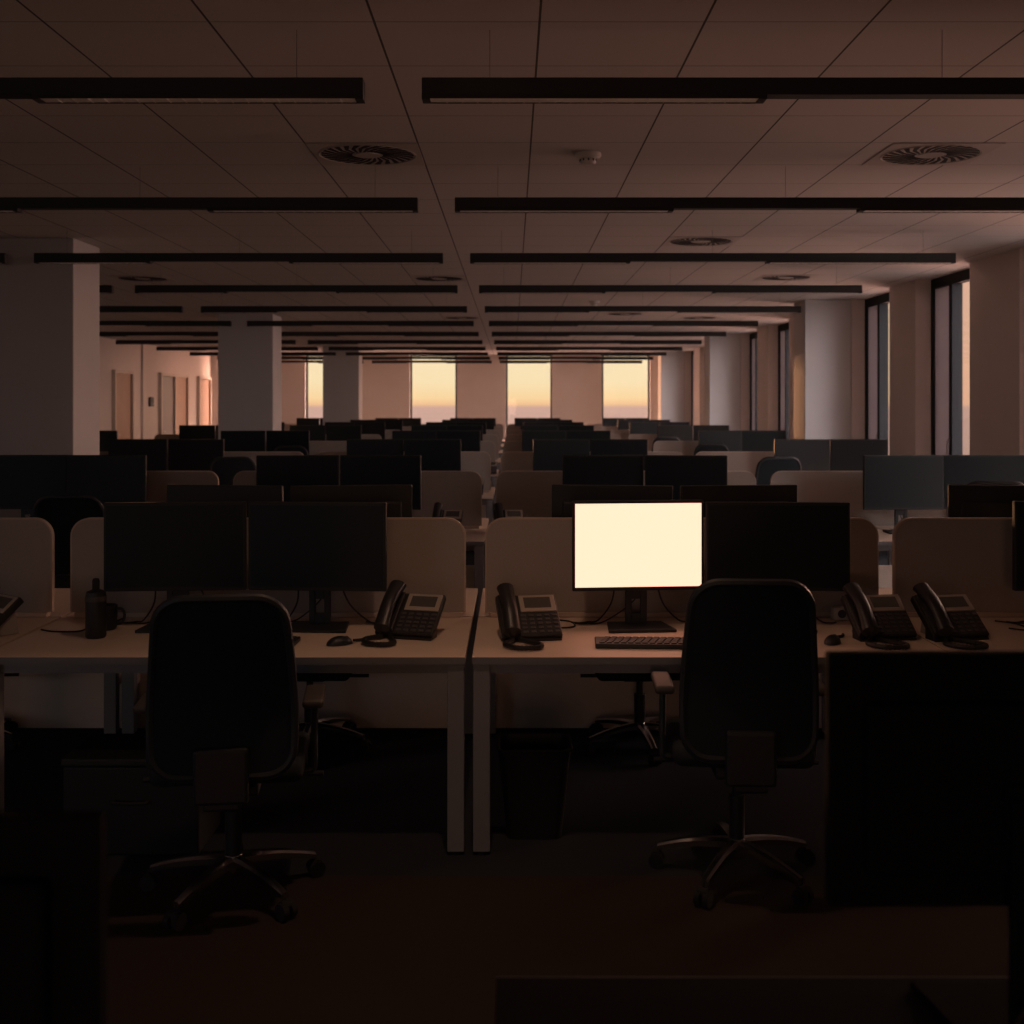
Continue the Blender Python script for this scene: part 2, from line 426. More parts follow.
# ------------------------------------------------------------------ ceiling lights, vents, detectors
ORD = ['first', 'second', 'third', 'fourth', 'fifth', 'sixth', 'seventh', 'eighth', 'ninth', 'tenth', 'eleventh', 'twelfth']
def make_light(x0, x1):
    def mk():
        r = empty('linear_pendant_light'); L = x1-x0; h = L/2
        hs = MB(); hs.box(-h, h, -.035, .035, .012, .075, .003)
        hs.build('housing', M['lamp'], r)
        segs = [(-h, -h+1.27), (-h+2.35, h)] if x0 > -1 else [(h-1.22, h), (-h, h-2.32)]
        for a, b in segs:
            bx = MB()
            bx.box(a, b, -.035, -.031, -.002, .012); bx.box(a, b, .030, .035, -.004, .012)
            bx.box(a, a+.03, -.031, .030, -.004, .012); bx.box(b-.03, b, -.031, .030, -.004, .012)
            lm = bx.build('lamp_tray', M['lamp'], r)
            q = MB(); q.box(a+.03, b-.03, -.031, .030, -.001, .012)
            n = int((b-a)/.06)
            for j in range(1, n): q.box(a+.03+j*(b-a-.06)/n, a+.034+j*(b-a-.06)/n, -.031, .030, -.0035, -.001)
            q.build('louvre', M['louvre'], lm)
        for u in (-h+.25, -h+.25+(L-.5)/2, h-.25):
            MB().cyl((u, 0, .075), (u, 0, CEIL-2.785), .0011, seg=6).build('suspension_wire', M['wire'], r)
        return r
    return Proto(mk)
LP = make_light(-3.79, -.548); RP = make_light(-.332, 3.52); GP = make_light(-7.35, -4.02)
for k in range(12):
    d = 4.24 + 2.43*k
    LP('black linear pendant light, %s row from the camera, left of the ceiling gap' % ORD[k], 'ceiling light', 'linear pendant lights left of the gap', (-2.169, d, 2.785))
    RP('black linear pendant light, %s row from the camera, right of the ceiling gap' % ORD[k], 'ceiling light', 'linear pendant lights right of the gap', (1.594, d, 2.785))
    if 1 <= k: GP('black linear pendant light, %s row from the camera, outer line towards the doors' % ORD[k], 'ceiling light', 'linear pendant lights towards the doors', (-5.685, d, 2.785))

def mk_vent():
    r = empty('ceiling_vent')
    MB().box(-.298, .298, -.278, .278, -.004, 0, .001).build('plate', M['vent'], r)
    s = MB(); n = 26
    for k in range(n):
        a = 2*PI*k/n
        p = []
        for t in (0, .5, 1):
            rr = .085 + .17*t; aa = a + .5*t
            p.append((rr, aa, .006+.011*t))
        b = bmesh.new(); top = []; 
        L_, R_ = [], []
        for rr, aa, ww in p:
            c = Vector((rr*math.cos(aa), rr*math.sin(aa)*.93, -.006)); nrm = Vector((-math.sin(aa), math.cos(aa), 0))
            L_.append(b.verts.new(c+nrm*ww)); R_.append(b.verts.new(c-nrm*ww))
        for i in range(2): b.faces.new((L_[i], R_[i], R_[i+1], L_[i+1]))
        g = bmesh.ops.extrude_face_region(b, geom=list(b.faces))
        for v in g['geom']:
            if isinstance(v, bmesh.types.BMVert): v.co.z += .002
        s._merge(b)
    s.build('swirl_slots', M['slot'], r)
    ring = MB().tube([(.268*math.cos(2*PI*k/24), .25*math.sin(2*PI*k/24), -.005) for k in range(24)], .003, 6, False, True)
    ring.build('rim', M['vent'], r)
    MB().cyl((0, 0, -.008), (0, 0, -.004), .07, seg=20).build('hub', M['vent'], r)
    return r
VP = Proto(mk_vent)
for x, y, lb in ((-.80, 6.34, 'square swirl vent in the tile behind the first light left of the gap'),
                 (2.32, 6.34, 'round swirl vent in the ceiling behind the first light, window side'),
                 (1.60, 9.70, 'swirl vent in the ceiling between the second and third lights'),
                 (2.98, 12.45, 'swirl vent behind the fourth light, close to the window wall'),
                 (-.80, 12.55, 'swirl vent behind the fourth light, left of the gap'),
                 (-4.05, 12.55, 'swirl vent behind the fourth light, beyond the big pillar'),
                 (1.72, 17.4, 'small distant swirl vent glinting right of the gap'),
                 (2.98, 18.2, 'distant swirl vent near the window wall'),
                 (-.80, 18.2, 'distant swirl vent left of the gap')):
    VP(lb, 'ceiling vent', 'swirl vents in the ceiling', (x, y, CEIL-.0005))
def mk_det():
    r = empty('smoke_detector')
    MB().lathe([(.001, -.0), (.072, -.0), (.072, -.018), (.060, -.028), (.001, -.028)]).build('base', M['white'], r, True)
    c = MB().lathe([(.042, -.028), (.046, -.045), (.038, -.058), (.02, -.064), (.001, -.064)]).build('sensor_head', M['white'], r, True)
    g = MB()
    for k in range(10):
        a = 2*PI*k/10
        g.box(-.004, .004, .0405, .0475, -.046, -.034, mtx=Matrix.Rotation(a, 4, 'Z'))
    g.build('sensor_grille', M['slot'], c)
    return r
DP = Proto(mk_det)
DP('white smoke detector on the ceiling, behind the first light', 'smoke detector', 'smoke detectors', (.42, 6.32, CEIL-.0005))
DP('tiny white smoke detector far down the ceiling beyond the fifth light', 'smoke detector', 'smoke detectors', (1.1, 15.3, CEIL-.0005))

# ------------------------------------------------------------------ furniture prototypes
DZ = .73
def make_desk(wd, far, top='desk'):
    """origin at the floor, middle of the divider side; the user's edge lies towards -y"""
    dp = .79 if not far else .765
    def mk():
        r = empty('desk'); h = wd/2
        MB().box(-h, h, -dp, 0, DZ-.026, DZ, .002).build('desktop', M[top], r)
        MB().box(-h, h, -dp-.003, -dp-.0005, DZ-.0265, DZ-.001).build('edge_band', M['desk_edge'], r)
        f = MB()
        f.box(-h+.02, h-.02, -dp+.03, -dp+.06, DZ-.066, DZ-.027); f.box(-h+.05, h-.05, -.07, -.04, DZ-.066, DZ-.027)
        f.box(-h+.02, -h+.05, -dp+.06, -.001, DZ-.066, DZ-.027); f.box(h-.05, h-.02, -dp+.06, -.001, DZ-.066, DZ-.027)
        f.build('under_frame', M['frame'], r)
        for sx in (-1, 1):
            for yy in ((-dp+.006, -.075) if top != 'desk' else (-dp+.006,)):
                xa = sx*(h-.004); xb = sx*(h-.066)
                lg = MB().box(min(xa, xb), max(xa, xb), yy, yy+.055, .012, DZ-.028, .003).build('leg', M['frame'], r)
                MB().cyl((sx*(h-.035), yy+.027, 0), (sx*(h-.035), yy+.027, .013), .022, seg=12).build('foot', M['rubber'], lg)
        if far:
            kp = MB(); kp.box(-h+.01, h-.01, -dp-.088, -dp-.074, .002, .335, .002)
            for sx in (-1, 1): kp.box(sx*(h-.035)-.02, sx*(h-.035)+.02, -dp-.075, -dp+.005, .24, .30)
            kp.build('kick_panel', M['panel'], r)
        return r
    return Proto(mk)
def make_divider(wd):
    def mk():
        r = empty('desk_divider'); h = wd/2
        z0, z1 = 0.022, .432
        MB().prism(rrect(-h+.006, h-.006, z0, z1-.006, .075, 8, True), -.012, .012, .002).build('felt_panel', M['felt'], r)
        outer = rrect(-h, h, z0, z1, .08, 8, True)
        pts = [outer[0]] + outer[1:-1] + [outer[-1]]
        b = bmesh.new(); n = len(pts)
        inner = rrect(-h+.006, h-.006, z0, z1-.006, .075, 8, True)
        V = [[b.verts.new((p[0], yy, p[1])) for p in q] for q, yy in ((outer, -.014), (outer, .014), (inner, .014), (inner, -.014))]
        for i in range(n-1):
            for k in range(4):
                A, B2 = V[k], V[(k+1) % 4]
                b.faces.new((A[i], A[i+1], B2[i+1], B2[i]))
        e = MB(); e._merge(b); e.build('edge_trim', M['felt_edge'], r, True)
        MB().box(-h+.02, h-.02, -.022, .022, .001, .022, .003).build('base_rail', M['felt_edge'], r)
        return r
    return Proto(mk)

def make_monitor(lit, MW=.572, MH=.368, zb=.157, cable=True, shell='mon_back'):
    def mk():
        r = empty('monitor'); h = MW/2
        s = MB(); s.box(-h, h, -.012, .014, zb, zb+MH, .004)
        s.box(-h+.05, h-.05, .012, .034, zb+.05, zb+MH-.07, .010)
        hs = s.build('housing', M[shell], r)
        MB().box(-h+.010, h-.010, -.0135, -.011, zb+.016, zb+MH-.012).build('screen', M['screen_on'] if lit else M['glass_off'], r)
        n = MB()
        n.box(-.045, -.019, .036, .054, .012, zb+.17, .003); n.box(.019, .045, .036, .054, .012, zb+.17, .003)
        n.box(-.019, .019, .036, .054, .012, .055, .002); n.box(-.019, .019, .036, .054, .115, zb+.17, .002)
        n.box(-.05, .05, .03, .042, zb+.09, zb+.19, .003)
        dk = M['matte' if shell == 'matte' else 'black']
        n.build('neck', dk, r)
        MB().prism([(-.14, -.10), (.14, -.10), (.115, .085), (-.115, .085)], 0, .012, .002, mtx=Matrix(((1, 0, 0, 0), (0, 0, 1, 0), (0, 1, 0, .0005), (0, 0, 0, 1)))).build('base', dk, r)
        if cable:
            MB().tube([(-.09, .03, zb+.05), (-.10, .06, .10), (-.15, .09, .02), (-.19, .12, .006), (-.23, .10, .006), (-.26, .12, .006)], .0035, 6).build('cable', M['cord'], r, True)
            MB().tube([(.08, .03, zb+.05), (.12, .07, .09), (.19, .10, .015), (.23, .09, .006), (.26, .11, .006)], .0035, 6).build('cable', M['cord'], r, True)
            MB().tube([(.0, .058, .11), (-.05, .08, .06), (-.13, .11, .006), (-.20, .085, .006), (-.25, .09, .006)], .003, 6).build('cable', M['cord'], r, True)
        else:
            MB().tube([(.0, .058, .11), (.04, .08, .06), (.10, .11, .006), (.16, .12, .006)], .003, 6).build('cable', M['cord'], r, True)
        return r
    return Proto(mk)

def make_chair():
    r = empty('office_chair')
    # user faces +y, backrest at -y
    hub = MB(); hub.lathe([(.001, .07), (.034, .07), (.040, .095), (.034, .125), (.026, .14), (.001, .14)], 20)
    hb = hub.build('star_base', M['chrome'], r, True)
    for k in range(5):
        a = PI/2 + 2*PI*k/5 + PI      # one arm straight back
        a += PI + math.radians(5)
        u = Vector((math.cos(a), math.sin(a), 0)); v = Vector((-u.y, u.x, 0))
        b = bmesh.new(); rings = []
        for t in range(7):
            q = t/6; rr = .025 + .265*q; z = .118 - .042*q*q; wv = .023-.009*q; hh = .017-.006*q
            c = u*rr
            rings.append([b.verts.new(c + v*sx*wv + Vector((0, 0, z+sz*hh))) for sx, sz in ((-1, -1), (1, -1), (1, .4), (.5, 1), (-.5, 1), (-1, .4))])
        for t in range(6):
            for j in range(6): b.faces.new((rings[t][j], rings[t][(j+1) % 6], rings[t+1][(j+1) % 6], rings[t+1][j]))
        b.faces.new(rings[0][::-1]); b.faces.new(rings[-1])
        am = MB(); am._merge(b); am.build('base_arm', M['chrome'], hb, True)
        cs = MB(); e = u*.282
        cs.cyl((e.x, e.y, .045), (e.x, e.y, .085), .009, seg=10)
        for sgn in (-1, 1):
            o = e + v*.016*sgn + u*.012
            cs.cyl(o - v*.010 + Vector((0, 0, .0285)), o + v*.010 + Vector((0, 0, .0285)), .0275, seg=18)
        cs.cyl(e+u*.012 - v*.02 + Vector((0, 0, .045)), e+u*.012 + v*.02 + Vector((0, 0, .045)), .018, seg=12)
        cs.build('caster', M['rubber'], r, True)
    g = MB(); g.cyl((0, 0, .13), (0, 0, .29), .028, seg=18); g.cyl((0, 0, .29), (0, 0, .40), .017, seg=16)
    g.build('gas_column', M['black'], r, True)
    MB().box(-.10, .10, -.16, .12, .385, .432, .012).build('seat_mechanism', M['black'], r)
    for sx in (-1, 1):
        MB().tube([(sx*.09, .02, .405), (sx*.2, .03, .40), (sx*.30, .02, .398)], .010, 8).build('tilt_lever', M['black'], r, True)
    st = MB(); st.box(-.245, .245, -.20, .25, .435, .505, .032, 4)
    for v in st.bm.verts:
        if v.co.y > .1: v.co.z -= (v.co.y-.1)**2*.9
        if v.co.z > .47: v.co.z -= .012*math.cos(v.co.x*7)
    st.build('seat', M['chair'], r, True)
    # backrest: curved panel
    z0, z1, rc = .50, 1.085, .085
    def halfw(z):
        t = (z-z0)/(z1-z0); base = .222 - .030*max(0, t-.35)**1.3/.57 - .012*max(0, .25-t)
        s = min(z-z0, z1-z)
        if s < rc: base -= rc - math.sqrt(max(0, rc*rc-(rc-s)**2))
        return base
    def yy(x, z):
        t = (z-z0)/(z1-z0)
        return -.275 + .035*math.sin(t*PI*.9) - .075*t + .32*x*x - .015
    zs = [z0 + (z1-z0)*(.5-.5*math.cos(PI*i/26)) for i in range(27)]
    b = bmesh.new(); Fg, Bg = [], []
    for z in zs:
        hw = halfw(z)
        xs = [hw*math.sin(PI/2*(-1+2*j/14)) for j in range(15)]
        Fg.append([b.verts.new((x, yy(x, z)+(.014 if abs(j-7) < 7 else .005), z)) for j, x in enumerate(xs)])
        Bg.append([b.verts.new((x, yy(x, z)-(.014 if abs(j-7) < 7 else .005), z)) for j, x in enumerate(xs)])
    for i in range(26):
        for j in range(14):
            b.faces.new((Fg[i][j], Fg[i][j+1], Fg[i+1][j+1], Fg[i+1][j])); b.faces.new((Bg[i][j+1], Bg[i][j], Bg[i+1][j], Bg[i+1][j+1]))
        for j in (0, 14): b.faces.new((Fg[i][j], Fg[i+1][j], Bg[i+1][j], Bg[i][j]))
    for i in (0, 26):
        for j in range(14): b.faces.new((Fg[i][j], Fg[i][j+1], Bg[i][j+1], Bg[i][j]))
    m = MB(); m._merge(b); m.build('backrest', M['chair'], r, True)
    ol = [(halfw(z), z) for z in zs] + [(-halfw(z), z) for z in zs[::-1]]
    ol = [p for i, p in enumerate(ol) if i == 0 or abs(p[0]-ol[i-1][0])+abs(p[1]-ol[i-1][1]) > .004]
    MB().tube([(x, yy(x, z)-.006, z) for x, z in ol], .015, 8, False, True).build('back_frame', M['chair_rim'], r, True)
    sp = MB(); sp.box(-.085, .085, -.335, -.300, .42, .60, .012); sp.box(-.06, .06, -.32, -.12, .395, .43, .01)
    sp.build('back_support', M['black'], r)
    for sx in (-1, 1):
        a = MB(); a.tube([(sx*.20, -.02, .425), (sx*.262, -.02, .425), (sx*.272, -.02, .46), (sx*.272, -.02, .56), (sx*.272, -.02, .67)], .012, 8)
        ar = a.build('armrest', M['chair_rim'], r, True)
        MB().box(sx*.272-.035, sx*.272+.035, -.13, .10, .665, .695, .012, 3).build('arm_pad', M['arm_pad'], ar, True)
    return r

def make_phone():
    r = empty('desk_phone')
    th = math.radians(38); ct, stn = math.cos(th), math.sin(th)
    T = Matrix(((1, 0, 0, 0), (0, ct, -stn, -.085), (0, stn, ct, .012), (0, 0, 0, 1)))   # u, v up the slope, n
    W2 = .118
    b = MB(); b.box(-W2, W2, 0, .205, -.016, .012, .005, 2, T)
    b.box(-W2+.004, -W2+.075, .005, .20, .008, .024, .006, 2, T)     # cradle
    b.build('body', M['phone'], r)
    bz = MB().box(-.030, .112, .115, .198, .011, .017, .003, 2, T).build('display_bezel', M['bezel'], r)
    MB().box(-.012, .094, .133, .186, .0165, .0185, .001, 1, T).build('display', M['lcd'], bz)
    kp = MB()
    for i in range(5):
        for j in range(5):
            u = -.024 + .031*j; v = .018 + .020*i
            kp.box(u-.010, u+.010, v-.006, v+.006, .011, .0155, .0015, 1, T)
    kp.build('keypad', M['key'], r)
    # handset lying in the cradle, along the slope at the side
    hx = -W2+.038; pts = []
    b2 = bmesh.new(); rings = []; n = 22
    for i in range(n+1):
        t = i/n; v = -.012 + .245*t
        bow = .032 + .026*math.sin(PI*t)
        e = abs(2*t-1)
        wdt = .029 + .006*e**2; hgt = .020 + .010*e**3
        if e > .9: k = math.sqrt(max(.04, 1-((e-.9)/.1)**2)); wdt *= k; hgt *= k
        rings.append([b2.verts.new(T @ Vector((hx + wdt*math.cos(a), v, bow + hgt*math.sin(a)))) for a in [2*PI*q/14 for q in range(14)]])
    for i in range(n):
        for q in range(14): b2.faces.new((rings[i][q], rings[i][(q+1) % 14], rings[i+1][(q+1) % 14], rings[i+1][q]))
    b2.faces.new(rings[0][::-1]); b2.faces.new(rings[-1])
    hm = MB(); hm._merge(b2); hm.cyl(T @ Vector((hx, .03, .012)), T @ Vector((hx, .03, .036)), .024, seg=16); hm.cyl(T @ Vector((hx, .19, .012)), T @ Vector((hx, .19, .036)), .024, seg=16)
    hm.build('handset', M['phone'], r, True)
    # coiled cord looping out in front
    p = [T @ Vector((hx, -.008, .02)), Vector((hx-.005, -.115, .012)), Vector((hx-.040, -.175, .0105)), Vector((hx-.01, -.245, .0105)), Vector((hx+.065, -.255, .0105)), Vector((hx+.090, -.210, .0105)), Vector((hx+.055, -.150, .0105)), Vector((hx+.03, -.098, .0115))]
    path = catmull(p, 16); rr = [(.0095 if i % 3 else .0078) for i in range(len(path))]
    MB().tube(path, rr, 8, False).build('coiled_cord', M['cord'], r, True)
    s = MB(); s.prism([(-.0, 0), (.10, 0), (.085, .085), (.06, .11)], -.07, .07, .004, mtx=Matrix(((0, 1, 0, 0), (1, 0, 0, -.01), (0, 0, 1, .0005), (0, 0, 0, 1))))
    s.build('stand', M['stand'], r)
    f = MB(); f.prism([(-.092, 0), (-.02, 0), (-.02, .045), (-.092, .006)], -W2+.004, W2-.004, .002, mtx=Matrix(((0, 1, 0, 0), (1, 0, 0, 0), (0, 0, 1, .0005), (0, 0, 0, 1))))
    f.build('foot', M['phone'], r)
    return r

def make_keyboard():
    r = empty('keyboard')
    MB().box(-.215, .215, -.07, .07, .0005, .018, .004).build('body', M['black'], r)
    k = MB()
    for j in range(5):
        for i in range(15):
            x = -.20 + .0272*i + (.006*j if i < 13 else 0); k.box(x, x+.022, -.058+.0235*j, -.058+.0235*j+.019, .017, .0225, .002, 1)
    k.build('keys', M['key2'], r)
    return r
def make_mouse():
    r = empty('computer_mouse')
    b = bmesh.new(); bmesh.ops.create_uvsphere(b, u_segments=20, v_segments=12, radius=1)
    for v in b.verts:
        v.co = Vector((v.co.x*.030*(1-.12*v.co.y), v.co.y*.054, max(0, v.co.z)*.032 + .001))
    m = MB(); m._merge(b); m.build('shell', M['black'], r, True)
    MB().cyl((-.004, .028, .021), (.004, .028, .021), .009, seg=14).build('scroll_wheel', M['key'], r, True)
    return r

MON, MLIT, MNB = Proto(lambda: None), None, None
MON = make_monitor(False, cable=False); MLIT = make_monitor(True, .548, .372); MFRONT = make_monitor(False, .578, .37)
CHAIR = Proto(make_chair); PHONE = Proto(make_phone); KEYB = Proto(make_keyboard); MOUSE = Proto(make_mouse)

ROW = ['front row', 'second row', 'third row', 'fourth row', 'fifth row', 'sixth row', 'seventh row', 'last row']
BANK = {'A': 'just left of the centre gap', 'B': 'just right of the centre gap', 'C': 'beside the windows', 'D': 'second left of the centre gap', 'E': 'on the door side'}
B0 = {'D': (-3.70, -1.975), 'A': (-1.955, -.172), 'B': (-.147, 1.628), 'C': (1.636, 3.40)}
B1 = {'E': (-6.05, -4.125), 'D': (-4.095, -2.16), 'A': (-2.12, -.190), 'B': (-.155, 1.860), 'C': (1.900, 3.80)}
protos = {}
def pr(fn, *a):
    k = (fn.__name__,) + a
    if k not in protos: protos[k] = fn(*a)
    return protos[k]
# centres of the monitor pairs (x) measured on the photograph, by row
PAIR = {(0, 'A'): -1.10, (1, 'D'): -3.24, (1, 'A'): -1.25, (1, 'B'): .96, (1, 'C'): 3.13,
        (2, 'E'): -4.92, (2, 'D'): -3.58, (2, 'A'): -1.12, (2, 'B'): .81, (2, 'C'): 3.30,
        (3, 'E'): -5.9, (3, 'D'): -3.32, (3, 'A'): -1.02, (3, 'B'): .73, (3, 'C'): 3.10}
for k in range(8):
    P = 5.0 + 3.56*k
    banks = B0 if k == 0 else B1
    for bk, (x0, x1) in banks.items():
        if bk == 'E' and (k < 2 or k == 6): continue
        w = round(x1-x0, 3); xc = (x0+x1)/2; near = None
        pr(make_desk, w, False)('pale topped desk, %s, near side, %s' % (ROW[k], BANK[bk]), 'desk', 'office desks on the near side of the dividers', (xc, P-.012, 0), 0)
        pr(make_desk, w, True)('pale topped desk, %s, beyond the divider, %s' % (ROW[k], BANK[bk]), 'desk', 'office desks beyond the dividers', (xc, P+.012, 0), PI)
        ins = .03 if k == 0 else .035
        lf = .0 if bk != 'D' else .0
        pr(make_divider, round(w-2*ins, 3))('grey felt desk divider with rounded corners, %s, %s' % (ROW[k], BANK[bk]), 'desk divider', 'felt dividers between the desks', (xc, P, DZ))
        # near-side monitors, facing the camera side
        if k == 0 and bk in 'BC': continue
        if (k, bk) == (0, 'D'): continue
        pc = PAIR.get((k, bk), xc + {'A': .12, 'B': -.12, 'C': .1, 'D': .1, 'E': .1}[bk] + random.uniform(-.09, .09))
        for sgn, side in ((-1, 'left'), (1, 'right')):
            g = .293 if k else .288
            ang = -sgn*math.radians(random.uniform(3, 6) if k else 4)
            (MON if k else MFRONT)('black switched-off monitor, %s of the pair, %s desk %s' % (side, ROW[k], BANK[bk]), 'monitor', 'switched-off monitors facing the viewer',
                (pc+sgn*(g+.006), P-.26+random.uniform(-.03, .03)*(k > 0), DZ+.001+(random.choice((0, .02, .035))*0)), ang,
                (1.03, 1, 1.05+.018*min(k, 4)) if k else (1, 1, .99))
# front row, desk right of the gap: the lit screen and its dark twin
MLIT('glowing cream white monitor screen, the only lit one in the office', 'monitor', None, (.522, 4.74, DZ+.001), math.radians(5))
MFRONT('black switched-off monitor beside the glowing one, behind the swivel chair', 'monitor', 'switched-off monitors facing the viewer', (1.100, 4.74, DZ+.001), math.radians(-3), (1.02, 1, .99))
MFRONT('black switched-off monitor, cut by the frame, front row desk beside the windows', 'monitor', 'switched-off monitors facing the viewer', (2.36, 4.74, DZ+.001), math.radians(3))
# far-side monitors of the front row, their backs to the camera
for x, sgn, lb in ((-1.335, -1, 'left of the pair behind the front row divider, left of the gap'), (-.745, 1, 'right of the pair behind the front row divider, left of the gap'),
                   (.465, -1, 'left of the pair behind the glowing monitor'), (1.055, 1, 'right of the pair behind the glowing monitor'),
                   (2.32, -1, 'left of the pair behind the front row divider by the windows'), (2.90, 1, 'right of the pair behind the front row divider by the windows'),
                   (-2.70, 1, 'behind the front row divider second left of the gap')):
    MON('monitor turned away, ' + lb, 'monitor', 'monitors turned away from the viewer', (x, 5.32, DZ+.001), PI + sgn*math.radians(8), (.98, 1, 1.05))

# ------------------------------------------------------------------ chairs
g = 'black swivel office chairs'
CHAIR('black swivel chair at the front desk left of the gap, seen from behind', 'office chair', g, (-.945, 3.88, 0), math.radians(7), (1.0, 1, .975))
CHAIR('black swivel chair before the glowing monitor, warm light on its arm', 'office chair', g, (.790, 4.02, 0), math.radians(-3), (.96, 1, 1.0))
for x, rz, lb in ((-.98, -8, 'chair tucked under the far desk behind the front left swivel chair'), (.62, 8, 'chair tucked under the far desk behind the glowing monitor'), (-2.68, 8, 'chair base under the far desk at the frame edge')):
    CHAIR('black swivel ' + lb, 'office chair', g, (x, 5.548, 0), PI + math.radians(rz*.3), (.97, .97, .88))
for k, x, rz, s, lb in ((1, -2.78, 5, 1.0, 'second row desk second left of the gap'), (1, 3.02, -4, 1.08, 'second row desk beside the windows'),
                        (1, -.95, 4, .98, 'second row desk just left of the gap'), (1, .75, -6, .98, 'second row desk just right of the gap'),
                        (2, -2.66, 10, 1.07, 'third row desk second left of the gap'), (2, 2.46, 5, 1.07, 'third row desk beside the windows'),
                        (3, 2.48, 0, 1.07, 'fourth row desk beside the windows'), (3, -2.75, 0, 1.05, 'fourth row desk second left of the gap'),
                        (4, 2.38, 4, 1.06, 'fifth row desk beside the windows'), (2, -1.0, -4, .98, 'third row desk just left of the gap'), (2, .85, 3, .98, 'third row desk just right of the gap')):
    CHAIR('black swivel chair at the ' + lb, 'office chair', g, (x, 5.0+3.56*k-1.13, 0), math.radians(rz), (1, 1, s))

# ------------------------------------------------------------------ things on the desks
g = 'black desk phones'
ph = [(-.405, 4.60, -16, 'black desk phone on the front desk left of the gap, cord trailing to a mouse'),
      (.065, 4.56, 10, 'black desk phone left of the glowing monitor, coiled cord in front'),
      (1.462, 4.57, 8, 'black desk phone behind the swivel chair of the glowing monitor'),
      (1.745, 4.57, 12, 'black desk phone on the front desk by the windows'),
      (-2.105, 4.60, -38, 'black desk phone cut by the left frame edge')]
for x, y, a, lb in ph: PHONE(lb, 'phone', g, (x, y, DZ+.001), math.radians(a), (1.03, 1.0, 1.06))
for k, x, a, lb in ((1, -.47, -6, 'second row desk left of the gap'), (1, -.02, 6, 'second row desk right of the gap'), (1, -2.42, -8, 'second row desk second left of the gap'),
                    (2, -.40, -6, 'third row desk left of the gap'), (3, -.31, -4, 'fourth row desk left of the gap')):
    PHONE('desk phone at the corner of the ' + lb, 'phone', g, (x, 5.0+3.56*k-.30, DZ+.001), math.radians(a), (.92, .92, 1.1))
KEYB('black keyboard lying before the glowing monitor', 'keyboard', 'black keyboards', (.535, 4.40, DZ+.001), math.radians(-3))
KEYB('black keyboard on the front left desk, mostly behind its chair', 'keyboard', 'black keyboards', (-1.045, 4.42, DZ+.001), math.radians(-2))
MOUSE('black mouse beside the desk phone left of the gap', 'computer mouse', 'black mice', (-.665, 4.415, DZ+.001), math.radians(-60))
MOUSE('black mouse between the swivel chair and the desk phone', 'computer mouse', 'black mice', (1.245, 4.44, DZ+.001), math.radians(-30))
def cable(lb, pts, r=.0035):
    o = MB().tube([(x, y, DZ+.001+r+z) for x, y, z in pts], r, 6).build('cable', M['cord'], None, True); tag(o, lb, 'cable', 'cables lying on the desks')
cable('black cable trailing behind the bottle on the front left desk', [(-1.93, 4.69, .0), (-1.86, 4.65, .0), (-1.76, 4.66, .0), (-1.75, 4.78, .0), (-1.69, 4.86, 0), (-1.68, 4.93, 0)])
cable('looped black cable behind the phone on the left front desk', [(-.62, 4.86, 0), (-.52, 4.80, 0), (-.40, 4.83, 0), (-.33, 4.87, .0)])
cable('black cable from the mouse to the phone left of the gap', [(-.615, 4.445, .004), (-.59, 4.475, 0), (-.575, 4.50, 0), (-.56, 4.53, 0)], .006)
cable('black cable from the mouse to the phone right of the chair', [(1.27, 4.50, .004), (1.29, 4.53, 0), (1.315, 4.55, 0), (1.325, 4.58, 0)], .006)
cable('black cables curling beside the phone at the windows', [(2.05, 4.72, 0), (2.10, 4.68, 0), (2.13, 4.72, 0), (2.12, 4.82, 0), (2.06, 4.88, 0)])
cable('loose cable coil left of the glowing monitor', [(.12, 4.80, 0), (.2, 4.73, 0), (.26, 4.76, 0), (.25, 4.86, 0), (.20, 4.90, 0)])
# bottle and mug
r = empty('drink_bottle', 'dark slim bottle with narrow cap on the front left desk', 'bottle', None, (-1.655, 4.55, DZ+.001))
MB().lathe([(.001, 0), (.036, 0), (.040, .008), (.040, .165), (.037, .182), (.018, .19), (.001, .19)]).build('body', M['black'], r, True)
MB().lathe([(.0405, .145), (.0412, .147), (.0412, .163), (.0405, .165)]).build('collar', M['key'], r, True)
MB().lathe([(.001, .19), (.014, .19), (.014, .225), (.011, .234), (.001, .236)], 16).build('cap', M['rubber'], r, True)
r = empty('mug', 'dark round mug with handle behind the slim bottle', 'mug', None, (-1.672, 4.715, DZ+.001))
MB().lathe([(.001, 0), (.036, 0), (.042, .01), (.044, .10), (.041, .10), (.039, .015), (.001, .012)]).build('body', M['black'], r, True)
MB().tube([(.042, 0, .085), (.066, 0, .082), (.075, 0, .055), (.064, 0, .028), (.041, 0, .022)], .006).build('handle', M['black'], r, True)
r = empty('desk_outlet', 'small beige socket box at the divider beside the phone', 'socket box', None, (1.415, 4.93, DZ+.001))
MB().box(-.035, .035, -.025, .03, 0, .055, .006).build('case', M['outlet'], r)
so = MB(); so.cyl((0, -.027, .028), (0, -.024, .028), .018, seg=18); so.build('socket', M['key'], r, True)

